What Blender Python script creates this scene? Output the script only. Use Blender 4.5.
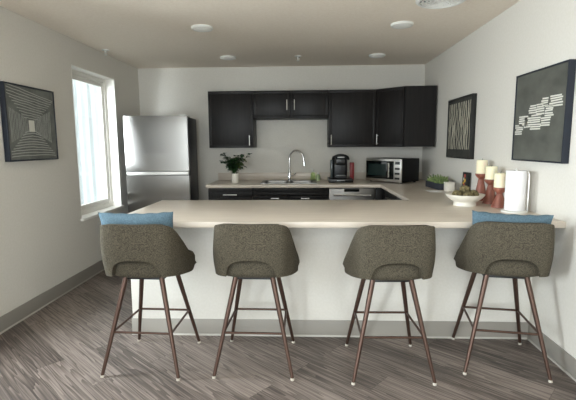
import bpy, bmesh, math, random
from mathutils import Vector, Matrix
from math import sin, cos, pi, radians, sqrt

for o in list(bpy.data.objects):
    bpy.data.objects.remove(o)
SC = bpy.context.scene
COL = SC.collection
random.seed(7)

# ------------------------------------------------------------------ camera
F_PX, CAM_Z = 423.9, 1.394
yaw, pit, roll = radians(2.39), radians(7.393), radians(-0.39)
d_ = Vector((-sin(yaw) * cos(pit), cos(yaw) * cos(pit), -sin(pit)))
r_ = Vector((cos(yaw), sin(yaw), 0))
u_ = r_.cross(d_)
r2 = r_ * cos(roll) + u_ * sin(roll)
u2 = u_ * cos(roll) - r_ * sin(roll)
cam = bpy.data.objects.new('camera', bpy.data.cameras.new('camera'))
COL.objects.link(cam)
cam.data.sensor_width = 36
cam.data.lens = F_PX / 576 * 36
cam.data.clip_start = 0.05
M4 = Matrix((r2, u2, -d_)).transposed().to_4x4()
M4.translation = Vector((0, 0, CAM_Z))
cam.matrix_world = M4
SC.camera = cam

# ------------------------------------------------------------------ world, light, exposure
W = bpy.data.worlds.new('overcast_sky')
SC.world = W
W.use_nodes = True
bg = W.node_tree.nodes['Background']
bg.inputs['Color'].default_value = (0.95, 0.98, 0.98, 1)
bg.inputs['Strength'].default_value = 1.7
SC.view_settings.view_transform = 'Standard'
SC.view_settings.look = 'None'
SC.view_settings.gamma = 1
SC.view_settings.use_curve_mapping = False
SC.view_settings.exposure = .39


def area(name, loc, rot, sx, sy, power, col):
    l = bpy.data.lights.new(name, 'AREA')
    l.shape = 'RECTANGLE'
    l.size, l.size_y, l.energy, l.color = sx, sy, power, col
    o = bpy.data.objects.new(name, l)
    COL.objects.link(o)
    o.location, o.rotation_euler = loc, rot
    return o


# daylight arriving through the glazing behind the camera
# (sky light falls in from above, through the openings of the walls)
area('rear_window_daylight', (-0.9, -3.4, 1.4), (radians(90 + 4), 0, 0), 3.4, 2.2, 200, (.90, .95, 1.0))
# and through the two further windows of the left wall, out of frame
for yw, pw, wy in ((2.25, 330, 1.2), (-.14, 700, 1.8)):
    area('side_window_daylight', (-3.1, yw, 1.95), (0, radians(-68), 0), 2.0, wy, pw, (.89, .945, 1.0))

# ------------------------------------------------------------------ helpers
def rgb(h):
    h = h.lstrip('#')
    v = [int(h[i:i + 2], 16) / 255 for i in (0, 2, 4)]
    return tuple(x / 12.92 if x <= .04045 else ((x + .055) / 1.055) ** 2.4 for x in v) + (1,)


def mat(name, col, rough=.5, metal=0, spec=.5, **kw):
    m = bpy.data.materials.new(name)
    m.use_nodes = True
    b = m.node_tree.nodes['Principled BSDF']
    c = rgb(col) if isinstance(col, str) else tuple(col) + (1,)
    b.inputs['Base Color'].default_value = c
    b.inputs['Roughness'].default_value = rough
    b.inputs['Metallic'].default_value = metal
    b.inputs['Specular IOR Level'].default_value = spec
    for k, v in kw.items():
        b.inputs[k.replace('_', ' ')].default_value = v
    return m


def noise_col(m, c1, c2, scale=(10, 10, 10), detail=4, lo=.35, hi=.65, bump=0, dist=.002, rough=None):
    """mottles base colour between two tones with object-space noise, optional bump"""
    nt = m.node_tree
    N, L = nt.nodes, nt.links
    b = N['Principled BSDF']
    tc = N.new('ShaderNodeTexCoord')
    mp = N.new('ShaderNodeMapping')
    mp.inputs['Scale'].default_value = scale
    nz = N.new('ShaderNodeTexNoise')
    nz.inputs['Scale'].default_value = 1
    nz.inputs['Detail'].default_value = detail
    cr = N.new('ShaderNodeValToRGB')
    cr.color_ramp.elements[0].position, cr.color_ramp.elements[1].position = lo, hi
    cr.color_ramp.elements[0].color, cr.color_ramp.elements[1].color = rgb(c1), rgb(c2)
    L.new(tc.outputs['Object'], mp.inputs['Vector'])
    L.new(mp.outputs['Vector'], nz.inputs['Vector'])
    L.new(nz.outputs['Fac'], cr.inputs['Fac'])
    L.new(cr.outputs['Color'], b.inputs['Base Color'])
    if bump:
        bp = N.new('ShaderNodeBump')
        bp.inputs['Strength'].default_value = bump
        bp.inputs['Distance'].default_value = dist
        L.new(nz.outputs['Fac'], bp.inputs['Height'])
        L.new(bp.outputs['Normal'], b.inputs['Normal'])
    return m


M = {}
M['wall'] = noise_col(mat('wall_paint', '#dad6ce', .85, spec=.2), '#d8d4cb', '#dcd8d0', (60, 60, 60), 3, bump=.05, dist=.001)
M['ceiling'] = noise_col(mat('ceiling_paint', '#f3e8da', .9, spec=.2), '#f1e6d7', '#f5ebdd', (45, 45, 45), 3, bump=.06, dist=.001)
M['baseboard'] = mat('grey_vinyl_base', '#97928a', .5)
M['toe'] = mat('lit_vinyl_toe', '#bdb9b1', .45)  # paler than the base, with the toe's reflected light painted in
M['trim'] = mat('white_trim', '#ece9e2', .4)
M['counter'] = noise_col(mat('taupe_laminate', '#cfc3b4', .32), '#c6baab', '#d0c5b7', (3, 30, 30), 5, .3, .7)
M['cab'] = noise_col(mat('espresso_wood', '#1d1a19', .42, spec=.22), '#171515', '#211e1d', (40, 40, 3), 4, .3, .7)
M['steel'] = mat('brushed_stainless', '#83817e', .09, 1)
M['steel'].node_tree.nodes['Principled BSDF'].inputs['Anisotropic'].default_value = .92
M['steel'].node_tree.nodes['Principled BSDF'].inputs['Roughness'].default_value = .17
_tg = M['steel'].node_tree.nodes.new('ShaderNodeTangent')
_tg.direction_type, _tg.axis = 'RADIAL', 'Z'
M['steel'].node_tree.links.new(_tg.outputs[0], M['steel'].node_tree.nodes['Principled BSDF'].inputs['Tangent'])
M['steel_soft'] = mat('satin_stainless', '#7d7b78', .38, 1)
M['steel_dark'] = mat('dark_appliance_side', '#2a2a2d', .5)
M['nickel'] = mat('brushed_nickel', '#cfcdc8', .3, 1)
M['chrome'] = mat('chrome', '#d8d9da', .08, 1)
M['black'] = mat('black_plastic', '#0e0e0f', .35)
M['black_matte'] = mat('black_enamel', '#0b0b0c', .5, spec=.25)
M['black_gloss'] = mat('black_glass', '#0b0f0f', .08)
M['copper'] = mat('brown_bronze_metal', '#57433a', .4, .7)
M['glide'] = mat('pale_plastic_glide', '#bdb6aa', .4)
M['fabric'] = noise_col(mat('olive_tweed', '#544e40', .95, spec=.15), '#39342b', '#605a4d', (200, 200, 260), 2, .36, .64, bump=.5, dist=.003)
M['pillow'] = noise_col(mat('blue_linen', '#566b78', .9, spec=.2), '#4d616d', '#607784', (170, 170, 170), 2, bump=.25, dist=.002)
M['frame'] = mat('dark_navy_frame', '#161d2a', .45)
M['frame_black'] = mat('black_frame', '#141413', .45)
M['canvas_grey'] = noise_col(mat('grey_print', '#676965', .85), '#5e605c', '#70726d', (14, 14, 14), 5)
M['canvas_char'] = noise_col(mat('charcoal_canvas', '#55564f', .85), '#4a4b45', '#5f6059', (6, 9, 9), 6, .3, .7)
M['canvas_dark'] = noise_col(mat('dark_print', '#33332f', .85), '#2d2d2a', '#3a3a35', (12, 12, 12), 5)
M['paint_white'] = mat('off_white_paint', '#d4d2c8', .8)
M['paint_grey'] = mat('pale_grey_ink', '#a6a7a1', .8)
M['paint_cream'] = mat('cream_paint', '#b5b09e', .8)
M['wax'] = mat('cream_wax', '#f3e8c8', .55, Subsurface_Weight=.2)
M['wick'] = mat('wick', '#2a241e', .9)
M['wood_red'] = noise_col(mat('red_brown_wood', '#8f5546', .45), '#7d4638', '#a06654', (30, 30, 6), 4)
M['ceramic'] = mat('white_ceramic', '#e9e4d8', .3)
M['paper'] = mat('white_paper', '#f0eeee', .9, spec=.1)
M['card'] = mat('brown_card', '#a98a66', .9)
M['planter'] = mat('slate_planter', '#31343c', .6)
M['soil'] = mat('dark_soil', '#2a221b', .95)
M['succ'] = noise_col(mat('succulent_green', '#6c8046', .6), '#52683a', '#8c9e60', (25, 25, 25), 3)
M['leaf'] = noise_col(mat('dark_green_leaf', '#24472a', .4), '#1a3820', '#345a30', (20, 20, 20), 3)
M['leaf_pale'] = mat('yellow_green_leaf', '#6b7a38', .5)
M['stem'] = mat('plant_stem', '#33401f', .7)
M['moss'] = noise_col(mat('dried_moss', '#5f5638', .95), '#4a4129', '#7d7250', (60, 60, 60), 5, bump=.8, dist=.01)
M['red'] = mat('red_plastic', '#8e1f22', .4)
M['silver'] = mat('silver_plastic', '#b7b9ba', .3, .7)
M['tank'] = mat('smoke_tank', '#3c4648', .15)
M['lamp'] = mat('lamp_diffuser', '#ecece6', .4, Emission_Color=(1, .98, .94, 1), Emission_Strength=.04)
M['white_plastic'] = mat('white_plastic', '#e4e3dd', .4)
M['vent_grey'] = mat('vent_shadow_grey', '#8d928f', .6)
M['yellow'] = mat('yellow_ink', '#d8b04a', .6)
M['pink'] = mat('red_ink', '#b5524a', .6)
M['metal_siding'] = mat('pale_metal_siding', '#d6dcde', .5)
M['ground'] = mat('outdoor_concrete', '#a8a8a4', .9)


def glass(name, tint, rough=.0):
    m = bpy.data.materials.new(name)
    m.use_nodes = True
    nt = m.node_tree
    nt.nodes.clear()
    out = nt.nodes.new('ShaderNodeOutputMaterial')
    mix = nt.nodes.new('ShaderNodeMixShader')
    tr = nt.nodes.new('ShaderNodeBsdfTransparent')
    gl = nt.nodes.new('ShaderNodeBsdfGlossy')
    tr.inputs['Color'].default_value = tint
    gl.inputs['Roughness'].default_value = .02
    mix.inputs[0].default_value = .06
    nt.links.new(tr.outputs[0], mix.inputs[1])
    nt.links.new(gl.outputs[0], mix.inputs[2])
    nt.links.new(mix.outputs[0], out.inputs[0])
    return m


M['pane'] = glass('window_glass', (.96, .98, .98, 1))
M['soap'] = glass('green_soap', (.82, .92, .72, 1))


def floor_mat():
    m = mat('wood_plank_floor', '#5a5049', .42)
    nt = m.node_tree
    N, L = nt.nodes, nt.links
    b = N['Principled BSDF']
    tc = N.new('ShaderNodeTexCoord')
    mp = N.new('ShaderNodeMapping')
    mp.inputs['Rotation'].default_value = (0, 0, radians(41))
    L.new(tc.outputs['Object'], mp.inputs['Vector'])
    br = N.new('ShaderNodeTexBrick')
    br.offset = .37
    br.inputs['Scale'].default_value = 1
    br.inputs['Brick Width'].default_value = 1.22
    br.inputs['Row Height'].default_value = .18
    br.inputs['Mortar Size'].default_value = .0012
    br.inputs['Mortar Smooth'].default_value = .1
    br.inputs['Color1'].default_value = (0, 0, 0, 1)
    br.inputs['Color2'].default_value = (1, 1, 1, 1)
    br.inputs['Mortar'].default_value = (.5, .5, .5, 1)
    L.new(mp.outputs[0], br.inputs['Vector'])
    # offset the grain per plank
    sep = N.new('ShaderNodeVectorMath'); sep.operation = 'MULTIPLY_ADD'
    sep.inputs[1].default_value = (7.3, 3.1, 0)
    L.new(br.outputs['Color'], sep.inputs[0])
    L.new(mp.outputs[0], sep.inputs[2])
    st = N.new('ShaderNodeMapping')
    st.inputs['Scale'].default_value = (.8, 14, 1)
    L.new(sep.outputs[0], st.inputs['Vector'])
    n1 = N.new('ShaderNodeTexNoise')
    n1.inputs['Scale'].default_value = 1.0
    n1.inputs['Detail'].default_value = 2
    L.new(st.outputs[0], n1.inputs['Vector'])
    wv = N.new('ShaderNodeMath'); wv.operation = 'MULTIPLY'; wv.inputs[1].default_value = 10
    L.new(n1.outputs['Fac'], wv.inputs[0])
    sn = N.new('ShaderNodeMath'); sn.operation = 'FRACT'
    L.new(wv.outputs[0], sn.inputs[0])
    st2 = N.new('ShaderNodeMapping')
    st2.inputs['Scale'].default_value = (1.8, 85, 1)
    L.new(sep.outputs[0], st2.inputs['Vector'])
    n2 = N.new('ShaderNodeTexNoise')
    n2.inputs['Scale'].default_value = 1
    n2.inputs['Detail'].default_value = 4
    L.new(st2.outputs[0], n2.inputs['Vector'])
    a1 = N.new('ShaderNodeMath'); a1.operation = 'MULTIPLY_ADD'
    a1.inputs[1].default_value = .30
    L.new(sn.outputs[0], a1.inputs[0]); L.new(n2.outputs['Fac'], a1.inputs[2])
    a2 = N.new('ShaderNodeMath'); a2.operation = 'MULTIPLY_ADD'
    a2.inputs[1].default_value = .26
    L.new(br.outputs['Color'], a2.inputs[0]); L.new(a1.outputs[0], a2.inputs[2])
    cr = N.new('ShaderNodeValToRGB')
    e = cr.color_ramp.elements
    e[0].position, e[0].color = .42, rgb('#332b28')
    e[1].position, e[1].color = 1.0, rgb('#8c8078')
    x = e.new(.70); x.color = rgb('#5a504a')
    L.new(a2.outputs[0], cr.inputs['Fac'])
    mx = N.new('ShaderNodeMixRGB'); mx.blend_type = 'MULTIPLY'
    mx.inputs['Color2'].default_value = (.35, .33, .32, 1)
    L.new(br.outputs['Fac'], mx.inputs['Fac'])
    L.new(cr.outputs[0], mx.inputs['Color1'])
    L.new(mx.outputs[0], b.inputs['Base Color'])
    bp = N.new('ShaderNodeBump')
    bp.inputs['Strength'].default_value = .15
    bp.inputs['Distance'].default_value = .002
    L.new(n2.outputs['Fac'], bp.inputs['Height'])
    L.new(bp.outputs[0], b.inputs['Normal'])
    return m


M['floor'] = floor_mat()


# ---- mesh building
def box(bm, x0, x1, y0, y1, z0, z1, bev=0, seg=2):
    mx = Matrix.Translation(((x0 + x1) / 2, (y0 + y1) / 2, (z0 + z1) / 2)) @ Matrix.Diagonal((abs(x1 - x0), abs(y1 - y0), abs(z1 - z0), 1))
    g = bmesh.ops.create_cube(bm, size=1, matrix=mx)
    if bev:
        es = list({e for v in g['verts'] for e in v.link_edges})
        bmesh.ops.bevel(bm, geom=es, offset=bev, segments=seg, profile=.5, affect='EDGES')
    return bm


def frustum(bm, p, q, r0, r1, n=16):
    return tube(bm, [p, q], [r0, r1], n)


def tube(bm, pts, rad, n=12, caps=True):
    pts = [Vector(p) for p in pts]
    if not isinstance(rad, (list, tuple)):
        rad = [rad] * len(pts)
    rings = []
    t = (pts[1] - pts[0]).normalized()
    a = t.orthogonal().normalized()
    for i, p in enumerate(pts):
        if i == 0: t2 = pts[1] - p
        elif i == len(pts) - 1: t2 = p - pts[i - 1]
        else: t2 = (pts[i + 1] - p).normalized() + (p - pts[i - 1]).normalized()
        t2.normalize()
        a = (a - t2 * a.dot(t2)).normalized()
        b = t2.cross(a)
        rings.append([bm.verts.new(p + (a * cos(2 * pi * k / n) + b * sin(2 * pi * k / n)) * rad[i]) for k in range(n)])
    for i in range(len(rings) - 1):
        for k in range(n):
            bm.faces.new((rings[i][k], rings[i][(k + 1) % n], rings[i + 1][(k + 1) % n], rings[i + 1][k]))
    if caps:
        bm.faces.new(rings[0][::-1])
        bm.faces.new(rings[-1])
    return bm


def lathe(bm, prof, n=32, c=(0, 0, 0), sx=1, sy=1):
    """prof: list of (r, z); r = 0 closes"""
    rings = []
    for r, z in prof:
        if r <= 1e-6:
            rings.append([bm.verts.new((c[0], c[1], c[2] + z))])
        else:
            rings.append([bm.verts.new((c[0] + sx * r * cos(2 * pi * k / n), c[1] + sy * r * sin(2 * pi * k / n), c[2] + z)) for k in range(n)])
    for A, B in zip(rings, rings[1:]):
        for k in range(n):
            k2 = (k + 1) % n
            if len(A) == 1 and len(B) == 1: continue
            if len(A) == 1: bm.faces.new((A[0], B[k], B[k2]))
            elif len(B) == 1: bm.faces.new((A[k], A[k2], B[0]))
            else: bm.faces.new((A[k], A[k2], B[k2], B[k]))
    return bm


def prism(bm, poly, z0, z1):
    lo = [bm.verts.new((x, y, z0)) for x, y in poly]
    hi = [bm.verts.new((x, y, z1)) for x, y in poly]
    bm.faces.new(lo[::-1]); bm.faces.new(hi)
    n = len(poly)
    for i in range(n):
        bm.faces.new((lo[i], lo[(i + 1) % n], hi[(i + 1) % n], hi[i]))
    return bm


def new():
    return bmesh.new()


def obj(name, bm, m, parent=None, smooth=35, recalc=True):
    if recalc:
        bmesh.ops.recalc_face_normals(bm, faces=bm.faces)
    if smooth:
        for f in bm.faces: f.smooth = True
        lim = radians(smooth)
        for e in bm.edges:
            e.smooth = len(e.link_faces) == 2 and e.calc_face_angle(9) < lim
    me = bpy.data.meshes.new(name)
    bm.to_mesh(me); bm.free()
    me.materials.append(m if not isinstance(m, str) else M[m])
    o = bpy.data.objects.new(name, me)
    COL.objects.link(o)
    if parent: o.parent = parent
    return o


def tag(o, label, cat, group=None):
    o['label'], o['category'] = label, cat
    if group: o['group'] = group
    return o


def thing(name, label, cat, loc=(0, 0, 0), rz=0, group=None):
    o = bpy.data.objects.new(name, None)
    COL.objects.link(o)
    o.location, o.rotation_euler = loc, (0, 0, rz)
    o.empty_display_size = .1
    return tag(o, label, cat, group)


def struct(name, bm, m, parent=None, smooth=35):
    o = obj(name, bm, m, parent, smooth)
    if not parent: o['kind'] = 'structure'
    return o


def dup(root, loc, rz, label):
    r = root.copy(); COL.objects.link(r)
    r.location, r.rotation_euler = loc, (0, 0, rz)
    r['label'] = label
    for ch in list(root.children):
        c = ch.copy(); COL.objects.link(c); c.parent = r
        for g in ch.children:
            e = g.copy(); COL.objects.link(e); e.parent = c
    return r


# ------------------------------------------------------------------ the room
XL, XR, YB, YR, ZC = -2.3, 1.60, 5.92, -2.6, 2.45
T = .16
struct('floor', box(new(), XL - T, XR + T, YR - T, YB + T, -.1, 0), 'floor')
struct('ceiling', box(new(), XL - T, XR + T, YR - T, YB + T, ZC, ZC + .1), 'ceiling')
struct('wall_back', box(new(), XL - T, XR + T, YB, YB + T, 0, ZC), 'wall')
struct('wall_right', box(new(), XR, XR + T, YR - T, YB, 0, ZC), 'wall')


def holed(axis, a0, a1, b0, b1, holes):
    """wall slab with rectangular window openings: holes = (u0, u1, z0, z1)"""
    bm = new()
    def bx(u0, u1, z0, z1):
        if u1 - u0 < 1e-4 or z1 - z0 < 1e-4: return
        if axis == 'x': box(bm, a0, a1, u0, u1, z0, z1)
        else: box(bm, u0, u1, a0, a1, z0, z1)
    u = b0
    for (u0, u1, z0, z1) in sorted(holes):
        bx(u, u0, 0, ZC); bx(u0, u1, 0, z0); bx(u0, u1, z1, ZC)
        u = u1
    bx(u, b1, 0, ZC)
    return bm


WIN = [(4.205, 5.16, .655, 2.195), (2.06, 2.66, .66, 2.175), (-.6, .32, .66, 2.175)]
struct('wall_left', holed('x', XL - T, XL, YR - T, YB, WIN), 'wall')
REARW = [(-2.2, .6, .25, 2.25)]
struct('wall_rear', holed('y', YR - T, YR, XL, XR, REARW), 'wall')

for i, (y0, y1, z0, z1) in enumerate(WIN):
    w = bpy.data.objects.new('window_%d' % (i + 1), None)
    COL.objects.link(w); w['kind'] = 'structure'
    w.location = (XL, (y0 + y1) / 2, z0)
    hw, h = (y1 - y0) / 2, z1 - z0
    bm = new()                                   # outer frame in the reveal
    a, b = -.155, -.105
    for s in (-1, 1):
        box(bm, a, b, s * hw, s * (hw - .055), 0, h, .004)
    box(bm, a, b, -hw + .055, hw - .055, 0, .055, .004)
    box(bm, a, b, -hw + .055, hw - .055, h - .055, h, .004)
    obj('window_frame', bm, 'trim', w)
    bm = new()                                   # sash
    a, b = -.15, -.118
    e = hw - .055
    for s in (-1, 1):
        box(bm, a, b, s * e, s * (e - .05), .055, h - .055, .004)
    box(bm, a, b, -e + .05, e - .05, .055, .105, .004)
    box(bm, a, b, -e + .05, e - .05, h - .105, h - .055, .004)
    obj('window_sash', bm, 'trim', w)
    obj('window_pane', box(new(), -.136, -.132, -e + .05, e - .05, .105, h - .105), 'pane', w)
    bm = new()                                   # jamb liner
    for s in (-1, 1):
        box(bm, -.105, .001, s * hw, s * (hw - .008), 0, h)
    box(bm, -.105, .001, -hw, hw, h - .008, h)
    obj('window_jamb', bm, 'trim', w)
    obj('window_sill', box(new(), -.105, .03, -hw - .02, hw + .02, -.022, .004, .004), 'trim', w)

w = bpy.data.objects.new('window_4', None)
COL.objects.link(w); w['kind'] = 'structure'
x0, x1, z0, z1 = REARW[0]
bm = new()
for k in range(4):
    xx = x0 + (x1 - x0) * k / 3
    box(bm, xx - .03, xx + .03, YR - .1, YR - .03, z0, z1)
box(bm, x0, x1, YR - .1, YR - .03, z0, z0 + .06); box(bm, x0, x1, YR - .1, YR - .03, z1 - .06, z1)
obj('window_frame', bm, 'trim', w)
obj('window_pane', box(new(), x0, x1, YR - .07, YR - .066, z0, z1), 'pane', w)

# vinyl bases, with a small rounded toe
BBH = .125
bm = new(); box(bm, XL, XL + .008, YR, YB, 0, BBH, .002)
struct('baseboard_left', bm, 'baseboard')
bm = new(); box(bm, XR - .008, XR, YR, 2.96, 0, BBH, .002)
struct('baseboard_right', bm, 'baseboard')
bm = new(); box(bm, XL, -1.22, YB - .008, YB, 0, BBH, .002)
struct('baseboard_back', bm, 'baseboard')
# half wall carrying the bar
PF = 2.966
struct('wall_peninsula', box(new(), -1.285, XR, PF, 3.66, 0, .8735), 'wall')
bm = new(); box(bm, -1.293, XR, PF - .008, PF, 0, BBH, .002)
box(bm, -1.293, -1.285, PF, 3.66, 0, BBH, .002)
struct('baseboard_peninsula', bm, 'baseboard')

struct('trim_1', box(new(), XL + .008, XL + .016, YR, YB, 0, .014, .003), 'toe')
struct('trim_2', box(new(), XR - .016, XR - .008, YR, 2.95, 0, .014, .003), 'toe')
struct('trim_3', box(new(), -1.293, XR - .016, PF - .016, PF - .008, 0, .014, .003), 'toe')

# outside: white ribbed siding of the building's wing, and the ground
bm = new()
nx = 640
xs = [(-2.5 - 6.4 * i / nx, 0.055 * max(-.5, min(.5, cos(2 * pi * 6.4 * i / nx / .105)))) for i in range(nx + 1)]
fr = [[bm.verts.new((a, 6.4 + b, z)) for a, b in xs] for z in (-.6, 4.5)]
bk = [[bm.verts.new((a, 6.45, z)) for a in (xs[0][0], xs[-1][0])] for z in (-.6, 4.5)]
for i in range(nx):
    bm.faces.new((fr[0][i], fr[0][i + 1], fr[1][i + 1], fr[1][i]))
bm.faces.new((bk[0][0], bk[0][1], bk[1][1], bk[1][0]))
bm.faces.new((fr[0][0], bk[0][0], bk[1][0], fr[1][0]))
struct('wall_exterior', bm, 'metal_siding', smooth=60)
struct('ground_exterior', box(new(), -14, XL - T - .02, -8, 6.3, -.75, -.6), 'ground')

# ------------------------------------------------------------------ worktop
CT = .914
gx = [-1.28, -1.225, -.545, .115, .908, XR]
gy = [2.632, 3.70, 5.14, 5.30, 5.72, YB]
def keep(i, j):
    xm, ym = (gx[i] + gx[i + 1]) / 2, (gy[j] + gy[j + 1]) / 2
    if ym < 3.7: return True
    if ym < 5.14: return xm > .908
    if xm < -1.225: return False
    return not (-.545 < xm < .115 and 5.30 < ym < 5.72)
bm = new()
V = {}
def gv(i, j):
    if (i, j) not in V: V[i, j] = bm.verts.new((gx[i], gy[j], CT))
    return V[i, j]
for i in range(5):
    for j in range(5):
        if keep(i, j):
            bm.faces.new((gv(i, j), gv(i + 1, j), gv(i + 1, j + 1), gv(i, j + 1)))
g = bmesh.ops.extrude_face_region(bm, geom=bm.faces[:])
bmesh.ops.translate(bm, verts=[v for v in g['geom'] if isinstance(v, bmesh.types.BMVert)], vec=(0, 0, -.04))
bmesh.ops.recalc_face_normals(bm, faces=bm.faces)
es = [e for e in bm.edges if len(e.link_faces) == 2 and e.calc_face_angle(0) > .5]
bmesh.ops.bevel(bm, geom=es, offset=.004, segments=2, profile=.5, affect='EDGES')
ct = tag(obj('countertop', bm, 'counter'), 'long pale taupe worktop wrapping from the bar around to the sink', 'countertop')
bm = new(); box(bm, -1.225, XR - .0, YB - .02, YB, CT, CT + .098, .003)
obj('backsplash', bm, 'counter', ct)

# ------------------------------------------------------------------ cabinets
def pull(bm, a, b, out, r=.006):
    """bar pull from a to b standing out along vector out"""
    a, b, o = Vector(a), Vector(b), Vector(out)
    t = (b - a) * .12
    tube(bm, [a + o, b + o], r, 10)
    tube(bm, [a + t, a + t + o], r * .8, 8)
    tube(bm, [b - t, b - t + o], r * .8, 8)
    return bm


def slab(bm, x0, x1, z0, z1, y=-.02):
    """shaker-like door front in the local xz plane facing -y"""
    box(bm, x0, x1, y + .005, 0, z0, z1, .002)
    f = .035
    box(bm, x0, x1, y, y + .006, z0, z0 + f, .0015); box(bm, x0, x1, y, y + .006, z1 - f, z1, .0015)
    box(bm, x0, x0 + f, y, y + .006, z0 + f, z1 - f, .0015); box(bm, x1 - f, x1, y, y + .006, z0 + f, z1 - f, .0015)
    return bm


def door(parent, x0, x1, z0, z1, pull_at=None, horiz=False, name='door', L=.13):
    d = obj(name, slab(new(), x0 + .002, x1 - .002, z0, z1), 'cab', parent)
    if pull_at:
        px, pz = pull_at
        a, b = ((px - L / 2, -.02, pz), (px + L / 2, -.02, pz)) if horiz else ((px, -.02, pz - L / 2), (px, -.02, pz + L / 2))
        obj('handle', pull(new(), a, b, (0, -.028, 0)), 'nickel', d)['label'] = 'brushed silver bar handle'
    return d


YU = 5.58            # upper cabinet carcass front
UZ0, UZ1 = 1.362, 2.09
def upper(label, x0, x1, z0, z1, doors):
    t = thing('wall_cabinet', label, 'cabinet', (x0, YU, z0), 0, 'dark kitchen wall cabinets')
    w, h = x1 - x0, z1 - z0
    obj('carcass', box(new(), .001, w - .001, 0, YB - YU, 0, h, .002), 'cab', t)
    for (a, b, pa) in doors:
        door(t, a, b, .003, h - .003, pa)
    return t

upper('tall dark wall cabinet with one door, above the leafy plant', -1.262, -.675, UZ0, UZ1, [(0, .587, (.535, .095))])
upper('short dark two-door wall cabinet above the sink', -.675, .297, 1.735, UZ1, [(0, .486, (.438, .17)), (.486, .972, (.534, .17))])
upper('wide tall dark wall cabinet with one door, above the coffee maker', .297, .90, UZ0, UZ1, [(0, .603, (.035, .095))])
# diagonal corner cabinet
t = thing('wall_cabinet', 'dark corner wall cabinet with an angled door, above the microwave', 'cabinet', (.90, YB, UZ0), 0, 'dark kitchen wall cabinets')
h = UZ1 - UZ0
D = YB - YU
ex = XR - .90 - .022
p1, p2 = (.0, -D), (.315, -D - .29)
obj('carcass', prism(new(), [(0, 0), p1, p2, (ex, p2[1]), (ex, 0)], 0, h), 'cab', t)
dd = bpy.data.objects.new('door', None)
L_ = math.hypot(p2[0], .29)
dm = slab(new(), .02, L_ - .02, .003, h - .003)
ang = math.atan2(-.29, .315)
bmesh.ops.transform(dm, matrix=Matrix.Translation((p1[0], p1[1], 0)) @ Matrix.Rotation(ang, 4, 'Z'), verts=dm.verts)
bpy.data.objects.remove(dd)
dd = obj('door', dm, 'cab', t)
hm = pull(new(), (.055, -.02, .03), (.055, -.02, .16), (0, -.028, 0))
bmesh.ops.transform(hm, matrix=Matrix.Translation((p1[0], p1[1], 0)) @ Matrix.Rotation(ang, 4, 'Z'), verts=hm.verts)
obj('handle', hm, 'nickel', dd)

YK = 5.19           # base carcass front
def base(label, x0, x1, build, loc=None, rz=0, depth=.70):
    t = thing('base_cabinet', label, 'cabinet', loc or (x0, YK, 0), rz, 'dark kitchen base cabinets')
    w = x1 - x0
    bm = new(); box(bm, .001, w - .001, 0, depth, .1, .87, .002)
    obj('carcass', bm, 'cab', t)
    obj('toe_kick', box(new(), .001, w - .001, .06, depth, 0, .1), 'black', t)
    build(t, w)
    return t

def b1(t, w):
    door(t, 0, w, .72, .862, (w / 2, .79), True, 'drawer', .17)
    door(t, 0, w, .105, .715, (w - .05, .62))
def bs(t, w):
    door(t, 0, w, .775, .862, None, name='false_front')
    door(t, 0, w / 2, .105, .77, (w * .30, .745), True, L=.10)
    door(t, w / 2, w, .105, .77, (w * .70, .745), True, L=.10)
def b2(t, w):
    door(t, 0, w, .70, .862, (w * .5, .79), True, 'drawer', .15)
    door(t, 0, w, .105, .695, (w - .05, .60))

base('dark base cabinet with a drawer under the leafy plant', -1.205, -.655, b1)
bs_t = thing('base_cabinet', 'dark base cabinet with a plain front under the sink', 'cabinet', (-.653, YK, 0), 0, 'dark kitchen base cabinets')
w = .653 + .275
bm = new()                                        # open box so that the sink bowl has room
box(bm, .001, .02, 0, .7, .1, .87); box(bm, w - .02, w - .001, 0, .7, .1, .87)
box(bm, .02, w - .02, 0, .7, .1, .12); box(bm, .02, w - .02, .68, .7, .12, .87)
obj('carcass', bm, 'cab', bs_t)
obj('toe_kick', box(new(), .001, w - .001, .06, .7, 0, .1), 'black', bs_t)
bs(bs_t, w)
# right leg, fronts facing -x
XK = .965
base('dark base cabinet with a drawer under the right worktop, next to the bar', 0, .72, b2, (XK, 4.42, 0), radians(-90), .62)
base('dark base cabinet with a drawer under the right worktop, next to the dishwasher', 0, .72, b2, (XK, 5.145, 0), radians(-90), .62)
t = thing('corner_filler', 'narrow dark filler panel between dishwasher and right-hand base cabinets', 'panel', (.852, YK, 0))
obj('panel', box(new(), 0, .112, -.02, 0, .1, .87, .001), 'cab', t)

# dishwasher
t = thing('dishwasher', 'stainless steel dishwasher under the coffee maker', 'dishwasher', (.283, YK, 0))
w = .562
obj('body', box(new(), .004, w - .004, .0, .6, .1, .868), 'steel_dark', t)
obj('toe_kick', box(new(), .004, w - .004, .06, .5, 0, .1), 'black', t)
d = obj('door', box(new(), .003, w - .003, -.03, 0, .105, .865, .006), 'steel_soft', t)
obj('control_display', box(new(), .19, .37, -.032, -.0295, .825, .858), 'black_gloss', d)
bm = new()
tube(bm, [(.06, -.03, .785), (.06, -.07, .785), (w - .06, -.07, .785), (w - .06, -.03, .785)], .010, 12)
obj('handle', bm, 'chrome', d)

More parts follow.
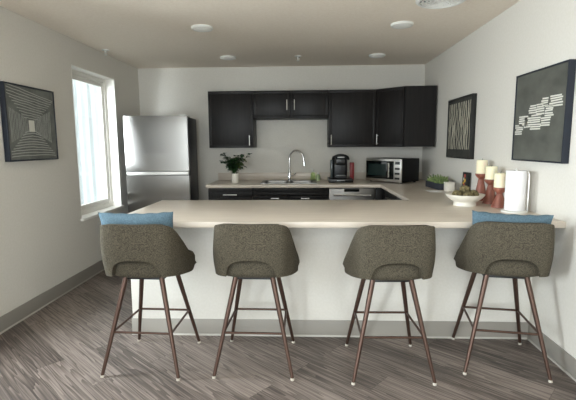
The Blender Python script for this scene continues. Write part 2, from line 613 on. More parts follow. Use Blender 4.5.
# sink
t = thing('sink', 'stainless steel double-bowl sink set into the back worktop', 'sink', (-.215, 5.51, CT))
bm = new()
hx, hy, dp = .355, .235, -.19
def basin(bm, x0, x1, y0, y1, z):
    th = .003
    r = .05
    def loop(inset, z_):
        pts = []
        for cx, cy, a0 in ((x1 - inset - r, y1 - inset - r, 0), (x0 + inset + r, y1 - inset - r, 90), (x0 + inset + r, y0 + inset + r, 180), (x1 - inset - r, y0 + inset + r, 270)):
            for k in range(6):
                a = radians(a0 + 90 * k / 5)
                pts.append(bm.verts.new((cx + r * cos(a), cy + r * sin(a), z_)))
        return pts
    A, B, Cc = loop(0, .004), loop(.012, z + .03), loop(.035, z)
    n = len(A)
    for P, Q in ((A, B), (B, Cc)):
        for k in range(n):
            bm.faces.new((P[k], P[(k + 1) % n], Q[(k + 1) % n], Q[k]))
    bm.faces.new(Cc)
basin(bm, -.31, -.01, -.19, .13, dp); basin(bm, .01, .31, -.19, .13, dp)
obj('basin', bm, 'steel_soft', t, recalc=False)
bm = new()
z0, z1 = .0005, .007
for (a, b, c, e) in ((-hx, hx, -hy, -.19), (-hx, hx, .13, hy), (-hx, -.31, -.19, .13), (.31, hx, -.19, .13), (-.01, .01, -.19, .13)):
    box(bm, a, b, c, e, z0, z1)
obj('rim', bm, 'steel_soft', t)
for cx in (-.16, .16):
    obj('drain', lathe(new(), [(0, dp + .002), (.035, dp + .002), (.042, dp + .006), (.045, dp + .001)], 20, (cx, -.03, 0)), 'chrome', t)

# faucet
t = thing('faucet', 'tall chrome gooseneck faucet standing behind the sink', 'faucet', (-.215, 5.695, CT + .007))
obj('base', lathe(new(), [(0, 0), (.028, 0), (.028, .006), (.020, .014), (.019, .10), (.016, .115), (0, .115)], 24), 'chrome', t)
pts = [(0, 0, .1), (0, 0, .30)]
R = .10
dx, dy = .93, -.36
for k in range(1, 15):
    a = pi - pi * .94 * k / 14
    q = R + R * cos(a)
    pts.append((q * dx, q * dy, .30 + R * sin(a)))
q = pts[-1]
pts.append((q[0] + .008 * dx, q[1] + .008 * dy, q[2] - .05))
obj('spout', tube(new(), pts, .0115, 14), 'chrome', t)
e = Vector(pts[-1])
obj('spray_head', frustum(new(), e + Vector((0, 0, .004)), e + Vector((.008 * dx, .008 * dy, -.07)), .014, .017, 16), 'chrome', t)
bm = new(); tube(bm, [(.015, 0, .065), (.055, -.008, .072), (.085, -.012, .10)], [.008, .007, .006], 10)
obj('handle', bm, 'chrome', t)

# soap bottles
def soap(name, label, loc, r, h, m):
    t = thing(name, label, 'bottle', loc, 0)
    obj('bottle_body', lathe(new(), [(0, 0), (r, 0), (r * 1.02, .01), (r, h * .75), (r * .5, h * .92), (r * .35, h), (0, h)], 20), m, t)
    bm = new(); lathe(bm, [(0, h), (r * .5, h), (r * .5, h + .018), (.006, h + .02), (.005, h + .045), (0, h + .045)], 16)
    tube(bm, [(0, 0, h + .045), (-.035, -.01, h + .042)], .006, 8)
    obj('pump', bm, 'white_plastic', t)
soap('soap_dispenser', 'clear pump bottle of soap with a white pump, right of the faucet', (.10, 5.80, CT), .032, .115, M['soap'])
t = thing('soap_bottle', 'small squat green dish soap bottle near the pump bottle', 'bottle', (.17, 5.77, CT))
obj('bottle_body', lathe(new(), [(0, 0), (.03, 0), (.032, .01), (.03, .06), (.014, .085), (0, .085)], 20), mat('green_liquid', '#a3b48a', .3), t)
obj('cap', lathe(new(), [(0, .085), (.013, .085), (.012, .108), (0, .108)], 16), 'white_plastic', t)

# ------------------------------------------------------------------ refrigerator
t = thing('refrigerator', 'stainless steel top-freezer refrigerator with black sides beside the window', 'refrigerator', (-1.815, 5.13, 0), radians(2.7))
hw, H = .385, 1.755
obj('body', box(new(), -hw + .004, hw - .004, .065, .56, .03, H - .012, .006), 'steel_dark', t)
def fdoor(z0, z1):
    bm = new(); n = 12
    prof = [(-hw + 2 * hw * k / n, -.002 * (1 - (2 * k / n - 1) ** 2) + .002) for k in range(n + 1)]
    poly = [(x, y) for x, y in prof] + [(hw, .06), (-hw, .06)]
    prism(bm, poly, z0, z1)
    return bm
d = obj('freezer_door', fdoor(1.085, H), 'steel', t)
d2 = obj('refrigerator_door', fdoor(.06, 1.03), 'steel', t)
bm = new()
box(bm, -hw + .006, hw - .006, .0, .05, 1.036, 1.079, .003)
obj('handle_strip', bm, mat('lit_handle_edge', '#e2e1dd', .45, .6), d2)  # light caught by the upward-facing door edge is put into this pale colour
bm = new(); box(bm, hw - .10, hw - .02, .02, .12, H - .002, H + .022, .006); box(bm, hw - .09, hw - .01, .14, .2, H - .014, H + .012, .004)
obj('hinge_cover', bm, 'white_plastic', t)
bm = new()
obj('grille', box(new(), -hw + .01, hw - .01, .03, .06, .005, .058), 'black', t)

# ------------------------------------------------------------------ microwave
ang = math.atan2(5.20 - 5.61, 1.165 - .80)
t = thing('microwave', 'stainless and black microwave set diagonally in the worktop corner', 'microwave', (.80, 5.61, CT), ang)
w, dp, z0, z1 = .55, .37, .014, .303
obj('body', box(new(), 0, w, .012, dp, z0, z1, .006), 'black_matte', t)
f = obj('front_panel', box(new(), 0, w, -.008, .012, z0, z1, .004), 'nickel', t)
dm = obj('door', box(new(), .012, w * .80, -.02, -.008, z0 + .035, z1 - .03, .004), 'black_gloss', t)
obj('door_window', box(new(), .05, w * .60, -.0215, -.02, z0 + .075, z1 - .07), mat('microwave_mesh_glass', '#1c2a28', .12), dm)
obj('handle', pull(new(), (w * .715, -.02, z0 + .06), (w * .715, -.02, z1 - .05), (0, -.03, 0), .010), 'chrome', dm)
bm = new()
obj('display', box(new(), w * .83, w * .96, -.0105, -.008, z1 - .07, z1 - .035), 'black_gloss', f)
for r in range(3):
    obj('button', box(new(), w * .83, w * .96, -.012, -.008, z0 + .035 + r * .06, z0 + .06 + r * .06, .002), 'black', f)
for (a, b) in ((.04, .05), (w - .04, .05), (.04, dp - .04), (w - .04, dp - .04)):
    obj('foot', lathe(new(), [(0, 0), (.014, 0), (.014, .015), (0, .015)], 12, (a, b, 0)), 'black', t)

# ------------------------------------------------------------------ coffee maker and its drawer
t = thing('pod_drawer', 'low black coffee pod drawer under the coffee maker', 'drawer', (.45, 5.55, CT))
obj('case', box(new(), -.155, .155, -.16, .17, .002, .05, .006), 'black', t)
d = obj('drawer_front', box(new(), -.145, .145, -.168, -.16, .008, .044, .003), 'black', t)
obj('handle', box(new(), -.05, .05, -.176, -.168, .022, .03, .002), 'silver', d)
t = thing('coffee_maker', 'black single-serve coffee maker with a silver trimmed lid, beside the microwave', 'coffee maker', (.45, 5.56, CT + .05))
def rr(bm, x0, x1, y0, y1, z0, z1, b): return box(bm, x0, x1, y0, y1, z0, z1, b, 4)
bm = new(); rr(bm, -.095, .095, .0, .13, .002, .25, .03)
obj('body', bm, 'black', t)
bm = new(); rr(bm, -.075, .075, -.12, .02, .17, .27, .028)
obj('brew_head', bm, 'black', t)
bm = new(); rr(bm, -.08, .08, -.125, .0, .002, .035, .01)
obj('drip_tray', bm, 'black', t)
obj('tray_grate', box(new(), -.06, .06, -.115, -.01, .035, .039, .001), 'silver', t)
bm = new(); rr(bm, -.128, -.092, -.06, .11, .002, .235, .012)
obj('water_tank', bm, 'tank', t)
bm = new()
pts = [(-.10, -.07 , .235)] + [(-.10 * cos(a), -.07 - .05 * sin(a), .245 + .055 * sin(a)) for a in [pi * k / 12 for k in range(13)]] + [(.10, -.07, .235)]
tube(bm, pts, .014, 12)
lid = obj('lid', rr(new(), -.098, .098, -.10, .125, .235, .285, .022), 'black', t)
obj('lid_handle', bm, 'black', lid)
obj('lid_badge', box(new(), -.045, .045, -.128, -.105, .262, .278, .004), 'silver', lid)

t = thing('canister', 'red upright canister behind the coffee maker', 'canister', (.618, 5.70, CT))
bm = new(); box(bm, -.028, .028, -.028, .028, 0, .24, .01)
obj('canister_body', bm, 'red', t)
obj('canister_lid', box(new(), -.029, .029, -.029, .029, .225, .245, .006), 'red', t)

# ------------------------------------------------------------------ plant in white vase
def leaf(bm, base, dirv, L, wd, droop=.3):
    d = Vector(dirv).normalized()
    s = d.cross(Vector((0, 0, 1)))
    if s.length < .1: s = Vector((1, 0, 0))
    s.normalize()
    n = s.cross(d).normalized()
    rows = []
    for i in range(6):
        f = i / 5
        c = Vector(base) + d * (L * f) - n * (-.0) + Vector((0, 0, -droop * L * f * f))
        wv = wd * sin(pi * min(1, f * .92 + .06)) ** .8 * .5 if i < 5 else .001
        if i == 0: wv = wd * .06
        rows.append((bm.verts.new(c - s * wv + n * wv * .35), bm.verts.new(c), bm.verts.new(c + s * wv + n * wv * .35)))
    for a, b in zip(rows, rows[1:]):
        bm.faces.new((a[0], a[1], b[1], b[0])); bm.faces.new((a[1], a[2], b[2], b[1]))

t = thing('potted_plant', 'dark green leafy plant in a small white vase left of the sink', 'plant', (-.905, 5.42, CT))
obj('vase', lathe(new(), [(0, 0), (.042, 0), (.046, .01), (.046, .115), (.044, .122), (.040, .122), (.040, .02), (0, .018)], 28), 'ceramic', t)
bs_, bl, bp_ = new(), new(), new()
rnd = random.Random(3)
for k in range(34):
    a = rnd.uniform(0, 2 * pi)
    ex, ez = rnd.uniform(.03, .125), rnd.uniform(.20, .355)
    ex2 = ex * cos(a) - .01
    ey2 = ex * sin(a) * .8
    if k == 0: ex2, ey2, ez = .175, -.02, .365
    if k == 1: ex2, ey2, ez = -.13, -.02, .37
    if k == 2: ex2, ey2, ez = -.14, -.03, .27
    if k == 3: ex2, ey2, ez = .10, -.03, .355
    p0, p2 = Vector((rnd.uniform(-.02, .02), rnd.uniform(-.02, .02), .05)), Vector((ex2, ey2, ez))
    p1 = Vector((ex2 * .4, ey2 * .4, .14 + ez * .25))
    pts = [(p0 * (1 - s) ** 2 + p1 * 2 * s * (1 - s) + p2 * s * s) for s in [i / 6 for i in range(7)]]
    tube(bs_, pts, .0022, 6)
    for i in range(3, 7):
        for sgn in range(2):
            aa = rnd.uniform(0, 2 * pi)
            leaf(bp_ if (ex2 > .05 and k > 4 and rnd.random() < .3) else bl, pts[i], (cos(aa), sin(aa), rnd.uniform(-.1, .6)), rnd.uniform(.06, .09), rnd.uniform(.04, .062))
obj('stems', bs_, 'stem', t)
obj('foliage', bl, 'leaf', t, smooth=60)
o = obj('young_foliage', bp_, 'leaf_pale', t, smooth=60)
o['label'] = 'yellow-green young leaves'

# ------------------------------------------------------------------ succulent trough
t = thing('succulent_planter', 'slate grey rectangular trough of green succulents against the right wall', 'planter', (1.445, 4.685, CT), radians(4))
bm = new()
X, Y, H = .063, .20, .068
for (a, b, c, e) in ((-X, X, -Y, -Y + .008), (-X, X, Y - .008, Y), (-X, -X + .008, -Y + .008, Y - .008), (X - .008, X, -Y + .008, Y - .008)):
    box(bm, a, b, c, e, 0.001, H, .001)
box(bm, -X + .008, X - .008, -Y + .008, Y - .008, .001, .008)
obj('trough', bm, 'planter', t)
obj('soil', box(new(), -X + .009, X - .009, -Y + .009, Y - .009, .008, .056), 'soil', t)
rnd = random.Random(5)
for k in range(9):
    bm = new()
    cx, cy = rnd.uniform(-.03, .03), -.165 + .041 * k
    for i in range(22):
        a = i * 2.4
        el = .25 + 1.1 * (i / 22)
        Lf = rnd.uniform(.06, .095) * (1.15 if k % 2 else .9)
        dv = Vector((cos(a) * cos(el), sin(a) * cos(el), sin(el)))
        p = Vector((cx, cy, .052))
        tube(bm, [p, p + dv * Lf * .5, p + dv * Lf * .8, p + dv * Lf], [.004, .0085, .007, .001], 6)
    obj('succulent', bm, 'succ', t, smooth=60)

# sheet of white paper beneath the trough edge
tag(obj('paper_sheet', box(new(), 1.25, 1.395, 4.28, 4.46, CT + .0005, CT + .002), 'paper'), 'white sheet of paper lying in front of the succulent trough', 'paper')

# ------------------------------------------------------------------ card stand and white box near the wall
t = thing('white_box', 'small white square container between the trough and the dark packet', 'container', (1.465, 4.37, CT), radians(3))
obj('container_body', box(new(), -.04, .04, -.045, .045, 0.001, .082, .006), 'ceramic', t)
obj('container_lid', box(new(), -.042, .042, -.047, .047, .082, .094, .004), 'ceramic', t)
t = thing('dark_packet', 'narrow black packet with coloured spots leaning on the right wall', 'packet', (1.562, 4.20, CT), 0)
bm = new()
box(bm, -.02, .02, -.055, .055, 0, .205, .004)
bmesh.ops.transform(bm, matrix=Matrix.Rotation(radians(3), 4, 'Y'), verts=bm.verts)
pk = obj('packet_body', bm, 'black', t)
for (yy, zz, mm, s) in ((-.01, .17, 'pink', .02), (.012, .14, 'paint_white', .013), (-.02, .125, 'yellow', .02), (.015, .10, 'yellow', .012), (-.012, .085, 'pink', .016), (.01, .06, 'paint_white', .014)):
    bm = new()
    lathe(bm, [(0, -.001), (s, -.001), (s, .001), (0, .001)], 14)
    bmesh.ops.transform(bm, matrix=Matrix.Translation((-.0205 + (zz) * sin(radians(3)), yy, zz)) @ Matrix.Rotation(radians(93), 4, 'Y'), verts=bm.verts)
    obj('printed_spot', bm, mm, t)

# ------------------------------------------------------------------ candles
def holder(label, loc, h, rt, rb):
    t = thing('candle_holder', label, 'candle holder', loc, 0, 'wooden candle holders')
    pr = [(0, 0), (rb, 0), (rb * 1.02, .006), (rb * .96, .016), (.024, h - .058), (.0215, h - .048), (.026, h - .040), (.041, h - .026), (rt * 1.06, h - .014), (rt * 1.08, h - .004), (rt, h), (0, h)]
    obj('stand', lathe(new(), pr, 28), 'wood_red', t)
    return t
def candle(label, loc, r, h):
    t = thing('pillar_candle', label, 'candle', loc, 0, 'cream pillar candles')
    obj('wax', lathe(new(), [(0, 0), (r, 0), (r, h - .006), (r - .005, h), (r * .5, h - .003), (0, h - .006)], 28), 'wax', t)
    obj('wick', tube(new(), [(0, 0, h - .006), (.001, 0, h + .006), (.004, 0, h + .012)], .0015, 6), 'wick', t)
CN = [((1.50, 3.68), .228, 1.256, 'tallest', 'furthest from the paper towel'), ((1.49, 3.465), .196, 1.214, 'middle-height', 'between the other two'), ((1.465, 3.245), .153, 1.174, 'shortest', 'next to the paper towel')]
for (p, hh, top, wd, where) in CN:
    holder('%s red-brown wooden candle holder, %s' % (wd, where), (p[0], p[1], CT), hh, .046, .055)
    candle('cream pillar candle on the %s wooden holder' % wd, (p[0], p[1], CT + hh), .044, top - CT - hh)

# ------------------------------------------------------------------ bowl of moss balls
t = thing('bowl', 'wide white footed bowl full of moss on the bar corner', 'bowl', (1.255, 3.37, CT))
obj('bowl_body', lathe(new(), [(0, .022), (.07, .022), (.078, 0), (.086, 0), (.082, .018), (.085, .03), (.12, .052), (.142, .078), (.146, .088), (.142, .088), (.136, .078), (.11, .058), (.06, .04), (0, .036)], 40), 'ceramic', t)
def lump(bm, r, seed, sq=.85):
    bmesh.ops.create_icosphere(bm, subdivisions=4, radius=r)
    rn = random.Random(seed)
    ph = [rn.uniform(0, 6) for _ in range(6)]
    for v in bm.verts:
        d = v.co.normalized()
        k = 1 + .07 * sin(9 * d.x + ph[0]) * sin(8 * d.y + ph[1]) + .05 * sin(17 * d.z + ph[2]) * sin(15 * d.x + ph[3]) + .03 * sin(31 * d.y + ph[4]) * sin(29 * d.z + ph[5])
        v.co = d * r * k
        v.co.z *= sq
for k, (dx, dy, dz, r, lab) in enumerate((( -.066, -.01, .088, .038, 'small moss ball at the left side of the white bowl'), (-.004, .0, .124, .038, 'moss ball on top of the heap in the white bowl'), (.055, -.02, .088, .04, 'flattened moss ball at the right side of the white bowl'), (.0, -.065, .084, .036, 'moss ball at the front of the white bowl'), (.02, .065, .088, .038, 'moss ball at the back of the white bowl'))):
    bm = new(); lump(bm, r, k)
    o = tag(obj('moss_ball', bm, 'moss', smooth=80), lab, 'moss ball', 'moss balls in the bowl')
    o.location = (1.255 + dx, 3.37 + dy, CT + dz)

# ------------------------------------------------------------------ paper towel
t = thing('towel_holder', 'white and steel paper towel stand holding the roll', 'towel holder', (1.475, 3.03, CT))
obj('base', lathe(new(), [(0, 0), (.085, 0), (.085, .008), (.08, .012), (0, .012)], 36), 'white_plastic', t)
obj('post', tube(new(), [(0, 0, .012), (0, 0, .305)], .008, 12), 'nickel', t)
obj('side_arm', tube(new(), [(.06, -.06, .01), (.06, -.06, .27), (.052, -.052, .288), (.04, -.04, .285)], .005, 10), 'nickel', t)
t = thing('paper_towel_roll', 'white paper towel roll standing on the bar end', 'paper towel', (1.475, 3.03, CT + .013))
obj('roll', lathe(new(), [(.02, 0), (.064, 0), (.0655, .004), (.0655, .276), (.064, .28), (.02, .28), (.02, 0)], 40), 'paper', t)
obj('core', lathe(new(), [(.0175, .001), (.0198, .001), (.0198, .279), (.0175, .279), (.0175, .001)], 24), 'card', t)

# ------------------------------------------------------------------ wall pictures
def picture(label, side, y0, y1, z0, z1, fm, cm, depth=.045, fw=.012):
    """local frame: u along +x (picture's width), z up, faces -y"""
    w, h = y1 - y0, z1 - z0
    if side == 'left': loc, rz = (XL, y0, z0), radians(90)      # local x -> +y, local -y -> +x
    else: loc, rz = (XR, y1, z0), radians(-90)
    t = thing('framed_picture', label, 'picture', loc, rz, 'framed prints on the walls')
    bm = new()
    box(bm, 0, fw, -depth, -.002, 0, h, .0015); box(bm, w - fw, w, -depth, -.002, 0, h, .0015)
    box(bm, fw, w - fw, -depth, -.002, 0, fw, .0015); box(bm, fw, w - fw, -depth, -.002, h - fw, h, .0015)
    obj('frame', bm, fm, t)
    obj('canvas', box(new(), fw, w - fw, -depth + .006, -.004, fw, h - fw), cm, t)
    return t, w, h, -depth + .006
def stroke(bm, pts, wd, y):
    """thin raised painted line through (u, z) points"""
    for (a, b) in zip(pts, pts[1:]):
        a2, b2 = Vector((a[0], 0, a[1])), Vector((b[0], 0, b[1]))
        d = (b2 - a2)
        if d.length < 1e-5: continue
        n = Vector((-d.z, 0, d.x)).normalized() * wd / 2
        q = [a2 + n, a2 - n, b2 - n, b2 + n]
        lo = [bm.verts.new((v.x, y - .0012, v.z)) for v in q]
        hi = [bm.verts.new((v.x, y, v.z)) for v in q]
        bm.faces.new(lo)
        for k in range(4): bm.faces.new((lo[k], lo[(k + 1) % 4], hi[(k + 1) % 4], hi[k]))

# left wall: tunnel of hand-drawn lines around a pale square
t, w, h, y = picture('grey framed print of fine lines around a pale square, on the window wall', 'left', 3.165, 3.805, 1.28, 1.882, 'frame', 'canvas_grey')
rn = random.Random(11)
bm = new()
cu, cz, sq = w * .47, h * .47, .042
def wob(p, q, n=6, amp=.003):
    return [(p[0] + (q[0] - p[0]) * i / n, p[1] + (q[1] - p[1]) * i / n + rn.uniform(-amp, amp)) for i in range(n + 1)]
for k in range(11):                      # above: fans that tilt
    f = k / 10
    zz = cz + sq + .015 + f * (h * .97 - cz - sq - .05)
    hw_ = sq + f * w * .40
    tilt = .035 * f
    stroke(bm, wob((max(.03, cu - hw_ - .05), zz + tilt + .01), (min(w - .03, cu + hw_ + .04), zz - tilt), 8), .0055, y)
for k in range(10):                      # below: bowed bands
    f = k / 9
    zz = cz - sq - .015 - f * (cz - sq - .05)
    hw_ = sq + .05 + f * w * .36
    pts = [(cu - hw_ + 2 * hw_ * i / 8, zz + .02 * (1 - ((i - 4) / 4) ** 2) * (1 - f * .5) + rn.uniform(-.002, .002)) for i in range(9)]
    pts = [(min(w - .03, max(.03, a)), b) for a, b in pts]
    stroke(bm, pts, .0065, y)
for s in (-1, 1):
    for k in range(13):
        u = cu + s * (sq + .016 + k * .0165)
        if not .03 < u < w - .03: continue
        hh = sq + .02 + k * .006
        stroke(bm, [(u + rn.uniform(-.003, .003), cz - hh + 2 * hh * i / 5) for i in range(6)], .003, y)
obj('line_drawing', bm, 'paint_grey', t, smooth=0)
obj('pale_square', box(new(), cu - sq * .85, cu + sq * .85, y - .0015, y, cz - sq * 1.1, cz + sq * 1.1), 'paint_white', t)

# right wall, near: bands of short white dashes
t, w, h, y = picture('large charcoal print with clustered white dashes, on the right wall near the paper towel', 'right', 2.65, 3.285, 1.27, 1.885, 'frame', 'canvas_char', .045, .01)
rn = random.Random(4)
bm = new()
cols = [(0.045, 0.201, 0.313, 0.426), (0.107, 0.31, 0.411, 0.532), (0.232, 0.373, 0.387, 0.496), (0.326, 0.467, 0.543, 0.623), (0.373, 0.561, 0.361, 0.519), (0.467, 0.607, 0.522, 0.627), (0.561, 0.686, 0.601, 0.687), (0.576, 0.748, 0.394, 0.487), (0.639, 0.779, 0.492, 0.593), (0.717, 0.92, 0.584, 0.699)]
for (u0, u1, v0, v1) in cols:
    v = v0
    while v < v1:
        a, b = u0 + rn.uniform(-.015, .015), u1 + rn.uniform(-.015, .015)
        stroke(bm, [(a * w, v * h), (b * w, (v + rn.uniform(-.004, .004)) * h)], .0095, y)
        v += .0245
obj('dash_pattern', bm, 'paint_white', t, smooth=0)

# right wall, far: pale branching strokes
t, w, h, y = picture('dark print of pale branching vertical strokes, on the right wall near the microwave', 'right', 4.11, 4.785, 1.247, 1.86, 'frame_black', 'canvas_dark')
rn = random.Random(9)
bm = new()
for k in range(13):
    u = .075 + .85 * k / 12
    pts = []
    z = .15
    while z < .97:
        pts.append(((u + rn.uniform(-.018, .018)) * w, z * h)); z += .085
    stroke(bm, pts, rn.uniform(.010, .018), y)
    if k % 2 == 0:
        z = rn.uniform(.3, .6)
        s = rn.choice((-1, 1))
        stroke(bm, [(u * w, z * h), ((u + s * .035) * w, (z + .12) * h), ((u + s * .05) * w, (z + .26) * h)], .009, y)
obj('branch_strokes', bm, 'paint_cream', t, smooth=0)

# ------------------------------------------------------------------ ceiling fittings
for (x, yy, lab) in ((-.927, 3.95, 'round white ceiling light nearer the camera, on the window side'), (.856, 3.96, 'round white ceiling light nearer the camera, on the right side'), (-.931, 5.255, 'round white ceiling light near the back wall, on the refrigerator side'), (.853, 5.265, 'round white ceiling light near the back wall, on the microwave side')):
    t = thing('ceiling_light', lab, 'ceiling light', (x, yy, ZC), 0, 'round ceiling lights')
    obj('trim_ring', lathe(new(), [(.098, 0), (.098, -.012), (.090, -.020), (.080, -.021), (.080, 0)], 40), 'white_plastic', t)
    obj('diffuser', lathe(new(), [(.080, -.001), (.080, -.019), (.06, -.025), (.03, -.028), (0, -.029)], 40), 'lamp', t)
def sprinkler(label, loc):
    t = thing('sprinkler_head', label, 'sprinkler', loc, 0, 'ceiling sprinklers')
    obj('escutcheon', lathe(new(), [(.04, 0), (.038, -.008), (.02, -.013), (0, -.013)], 28), 'white_plastic', t)
    bm = new(); lathe(bm, [(0, -.012), (.011, -.012), (.011, -.03), (0, -.03)], 14)
    for s in (-1, 1): tube(bm, [(s * .01, 0, -.028), (s * .014, 0, -.042), (0, 0, -.056)], .003, 6)
    obj('sprinkler_body', bm, 'white_plastic', t)
    obj('deflector', lathe(new(), [(0, -.055), (.018, -.056), (.018, -.059), (0, -.059)], 18), 'white_plastic', t)
sprinkler('small white sprinkler head between the two far ceiling lights', (-.088, 5.256, ZC))
sprinkler('small white sprinkler head by the window, near the left wall', (-2.205, 4.77, ZC))
t = thing('ceiling_vent', 'round white ceiling air vent at the top edge', 'vent', (1.0, 3.315, ZC))
obj('outer_ring', lathe(new(), [(.185, 0), (.185, -.008), (.165, -.022), (.155, -.018), (.155, 0)], 44), 'white_plastic', t)
obj('backing', lathe(new(), [(.155, -.002), (.0, -.002)], 44), 'vent_grey', t)
for r in (.13, .10, .07, .04):
    obj('louver_ring', lathe(new(), [(r, -.003), (r + .014, -.016), (r + .010, -.018), (r - .004, -.005), (r, -.003)], 40), 'white_plastic', t)
bm = new()
for k in range(8):
    a = pi * k / 8
    tube(bm, [(-.155 * cos(a), -.155 * sin(a), -.012), (.155 * cos(a), .155 * sin(a), -.012)], .003, 6)
obj('spokes', bm, 'white_plastic', t)

# ------------------------------------------------------------------ bar stools
def interp(tab, u):
    for (a, va), (b, vb) in zip(tab, tab[1:]):
        if u <= b:
            f = (u - a) / (b - a)
            f = max(0, min(1, f))
            if isinstance(va, tuple): return tuple(x + (y - x) * f for x, y in zip(va, vb))
            return va + (vb - va) * f
    return tab[-1][1]
def smooth_tab(tab, u, k=.05):
    vs = [interp(tab, min(1, max(0, abs(u + s * k)))) for s in (-1, -.5, 0, .5, 1)]
    if isinstance(vs[0], tuple): return tuple(sum(v[i] for v in vs) / 5 for i in range(len(vs[0])))
    return sum(vs) / 5
BOT = [(0, (0, -.235)), (.2, (.10, -.236)), (.36, (.188, -.214)), (.5, (.236, -.13)), (.68, (.264, 0)), (.85, (.264, .04)), (1, (.258, .095))]
TOP = [(0, (0, -.262)), (.2, (.115, -.262)), (.34, (.196, -.245)), (.46, (.228, -.175)), (.58, (.243, -.085)), (.72, (.256, -.01)), (.87, (.260, .05)), (1, (.258, .09))]
ZT = [(0, .944), (.2, .947), (.32, .944), (.40, .932), (.47, .895), (.55, .835), (.68, .755), (.85, .685), (1, .640)]
ZB = [(0, .628), (.36, .628), (.5, .615), (.68, .600), (.85, .603), (1, .622)]

def make_stool(label):
    t = thing('bar_stool', label, 'bar stool', (0, 0, 0), 0, 'olive bar stools along the bar')
    bm = new()
    NU, NV = 56, 14
    grid = []
    us = [-1 + 2 * i / (2 * NU) for i in range(2 * NU + 1)]
    for u in us:
        au, sg = abs(u), (1 if u >= 0 else -1)
        bx_, by_ = smooth_tab(BOT, au); tx_, ty_ = smooth_tab(TOP, au)
        if au < .04: bx_, tx_ = .5 * au, .5 * au
        zt, zb = smooth_tab(ZT, au, .04), smooth_tab(ZB, au, .04)
        if bx_ < .142: zb += .104 * sqrt(max(0, 1 - (bx_ / .142) ** 3.2))
        col = []
        for j in range(NV + 1):
            f = j / NV
            z = zb + (zt - zb) * f
            # horizontal position follows absolute height so the arch does not warp the wall
            g = max(0, min(1, (z - .62) / (zt - .62 + 1e-6)))
            bulge = .012 * sin(pi * g)
            x, y = bx_ + (tx_ - bx_) * g, by_ + (ty_ - by_) * g
            nrm = math.hypot(x, y) + 1e-6
            col.append(bm.verts.new((sg * (x + x / nrm * bulge), y + y / nrm * bulge, z)))
        grid.append(col)
    for a, b in zip(grid, grid[1:]):
        for j in range(NV):
            bm.faces.new((a[j], b[j], b[j + 1], a[j + 1]))
    sh = obj('backrest', bm, 'fabric', t, smooth=80)
    # make sure outward normals, then thicken inward and round the rim
    me = sh.data
    mid = me.polygons[len(me.polygons) // 2]
    if mid.normal.y > 0: me.flip_normals()
    so = sh.modifiers.new('thick', 'SOLIDIFY'); so.thickness = .034; so.offset = -1
    bv = sh.modifiers.new('rim', 'BEVEL'); bv.width = .012; bv.segments = 3; bv.limit_method = 'ANGLE'; bv.angle_limit = radians(50)
    # cushion
    bm = new()
    prof = [(0, .598), (.55, .592), (.82, .594), (.95, .604), (1.0, .625), (1.0, .665), (.97, .685), (.88, .698), (.6, .708), (0, .71)]
    n = 48
    rings = []
    for r, z in prof:
        if r == 0: rings.append([bm.verts.new((0, .015, z))]); continue
        ring = []
        for k in range(n):
            a = 2 * pi * k / n
            c, s = cos(a), sin(a)
            e = 2 / 2.9
            x = abs(c) ** e * (1 if c >= 0 else -1); y = abs(s) ** e * (1 if s >= 0 else -1)
            wx = .258 - .045 * max(0, -y) ** 2
            yy = (.245 * y + .022)
            drop = -.004 * max(0, y) ** 2 + .022 * max(0, -y * r) ** 2
            ring.append(bm.verts.new((wx * x * r, .015 + (yy - .015) * r, z + drop)))
        rings.append(ring)
    for A, B in zip(rings, rings[1:]):
        for k in range(n):
            k2 = (k + 1) % n
            if len(A) == 1: bm.faces.new((A[0], B[k2], B[k]))
            elif len(B) == 1: bm.faces.new((A[k], A[k2], B[0]))
            else: bm.faces.new((A[k], A[k2], B[k2], B[k]))
    obj('seat', bm, 'fabric', t, smooth=80)
    obj('seat_plate', box(new(), -.13, .13, -.13, .13, .582, .596, .003), 'black', t)
    tops = {}
    for sx in (-1, 1):
        for sy in (-1, 1):
            p = Vector((sx * .112, sy * .118, .600))
            q = Vector((sx * (.237 if sy < 0 else .221), sy * .242, .012))
            lg = obj('leg', tube(new(), [p, q], [.0165, .0105], 14), 'copper', t)
            g = lathe(new(), [(0, 0), (.0115, 0), (.012, .004), (.0108, .015), (0, .015)], 14, (q.x, q.y, 0))
            obj('foot_glide', g, 'glide', lg)['label'] = 'pale foot glide'
            f = (p.z - .265) / (p.z - q.z)
            tops[sx, sy] = p + (q - p) * f
    for a, b in (((-1, -1), (1, -1)), ((-1, 1), (1, 1)), ((-1, -1), (-1, 1)), ((1, -1), (1, 1))):
        obj('footrest_bar', tube(new(), [tops[a], tops[b]], .0075, 10), 'copper', t)
    return t

SWIVEL = (1, -1, 1, -1)      # the upholstered shells turn on their legs
def swivel(t, deg):
    for c in t.children:
        if c.name.split('.')[0] in ('backrest', 'seat'):
            c.rotation_euler = (0, 0, radians(deg))

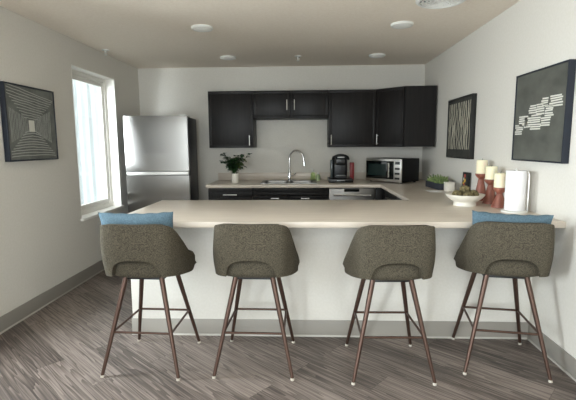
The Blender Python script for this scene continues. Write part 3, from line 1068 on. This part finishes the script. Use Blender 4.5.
ST = [((-.99, 2.605), -2.5, 'olive tweed bar stool with a blue pillow, nearest the window wall'),
      ((-.313, 2.62), -1.0, 'olive tweed bar stool with an empty seat, second from the window wall'),
      ((.511, 2.585), 1.0, 'olive tweed bar stool with an empty seat, second from the right wall'),
      ((1.241, 2.672), -9.0, 'olive tweed bar stool with a blue pillow, beside the right wall')]
s0 = make_stool(ST[0][2])
s0.location, s0.rotation_euler = (*ST[0][0], 0), (0, 0, radians(ST[0][1]))
swivel(s0, SWIVEL[0])
for k, (p, a, lab) in enumerate(ST[1:]):
    swivel(dup(s0, (*p, 0), radians(a), lab), SWIVEL[k + 1])

# pillows
def make_pillow(W_, H_, T_, seed):
    bm = new()
    n = 28
    rn = random.Random(seed)
    ph = [rn.uniform(0, 6) for _ in range(4)]
    def pt(i, j, s):
        u, v = -1 + 2 * i / n, -1 + 2 * j / n
        edge = max(0, (1 - abs(u) ** 2.6)) ** .55 * max(0, (1 - abs(v) ** 2.6)) ** .55
        pin = 1 - .06 * (1 - abs(v) ** 2) * abs(u) ** 2
        pin2 = 1 - .07 * (1 - abs(u) ** 2) * abs(v) ** 2
        wr = .05 * sin(7 * u + ph[0]) * sin(5 * v + ph[1]) + .03 * sin(13 * u + 6 * v + ph[2])
        cr = .002 * sin(17 * u + ph[3]) * abs(v) ** 3
        return (u * W_ / 2 * pin, s * T_ / 2 * edge * (1 + wr), v * H_ / 2 * pin2 + cr)
    for s in (-1, 1):
        g = [[bm.verts.new(pt(i, j, s)) for j in range(n + 1)] for i in range(n + 1)]
        for i in range(n):
            for j in range(n):
                bm.faces.new((g[i][j], g[i + 1][j], g[i + 1][j + 1], g[i][j + 1]))
    bmesh.ops.remove_doubles(bm, verts=bm.verts, dist=.0004)
    # stitched seam around the edge
    return bm
def put_pillow(label, p, rz, tilt, roll_, z, W_, H_, T_, seed):
    o = obj('throw_pillow', make_pillow(W_, H_, T_, seed), 'pillow', smooth=80)
    tag(o, label, 'pillow', 'blue pillows on the stools')
    o.location = (p[0], p[1], z)
    o.rotation_euler = (Matrix.Rotation(radians(rz), 3, 'Z') @ Matrix.Rotation(radians(tilt), 3, 'X') @ Matrix.Rotation(radians(roll_), 3, 'Y')).to_euler()
put_pillow('plump blue linen pillow on the stool nearest the window wall', (-1.015, 2.49), -3, 8, -1, .845, .47, .32, .13, 1)
put_pillow('blue linen pillow on the stool beside the right wall', (1.222, 2.555), -9, 8, 2, .83, .45, .32, .12, 2)
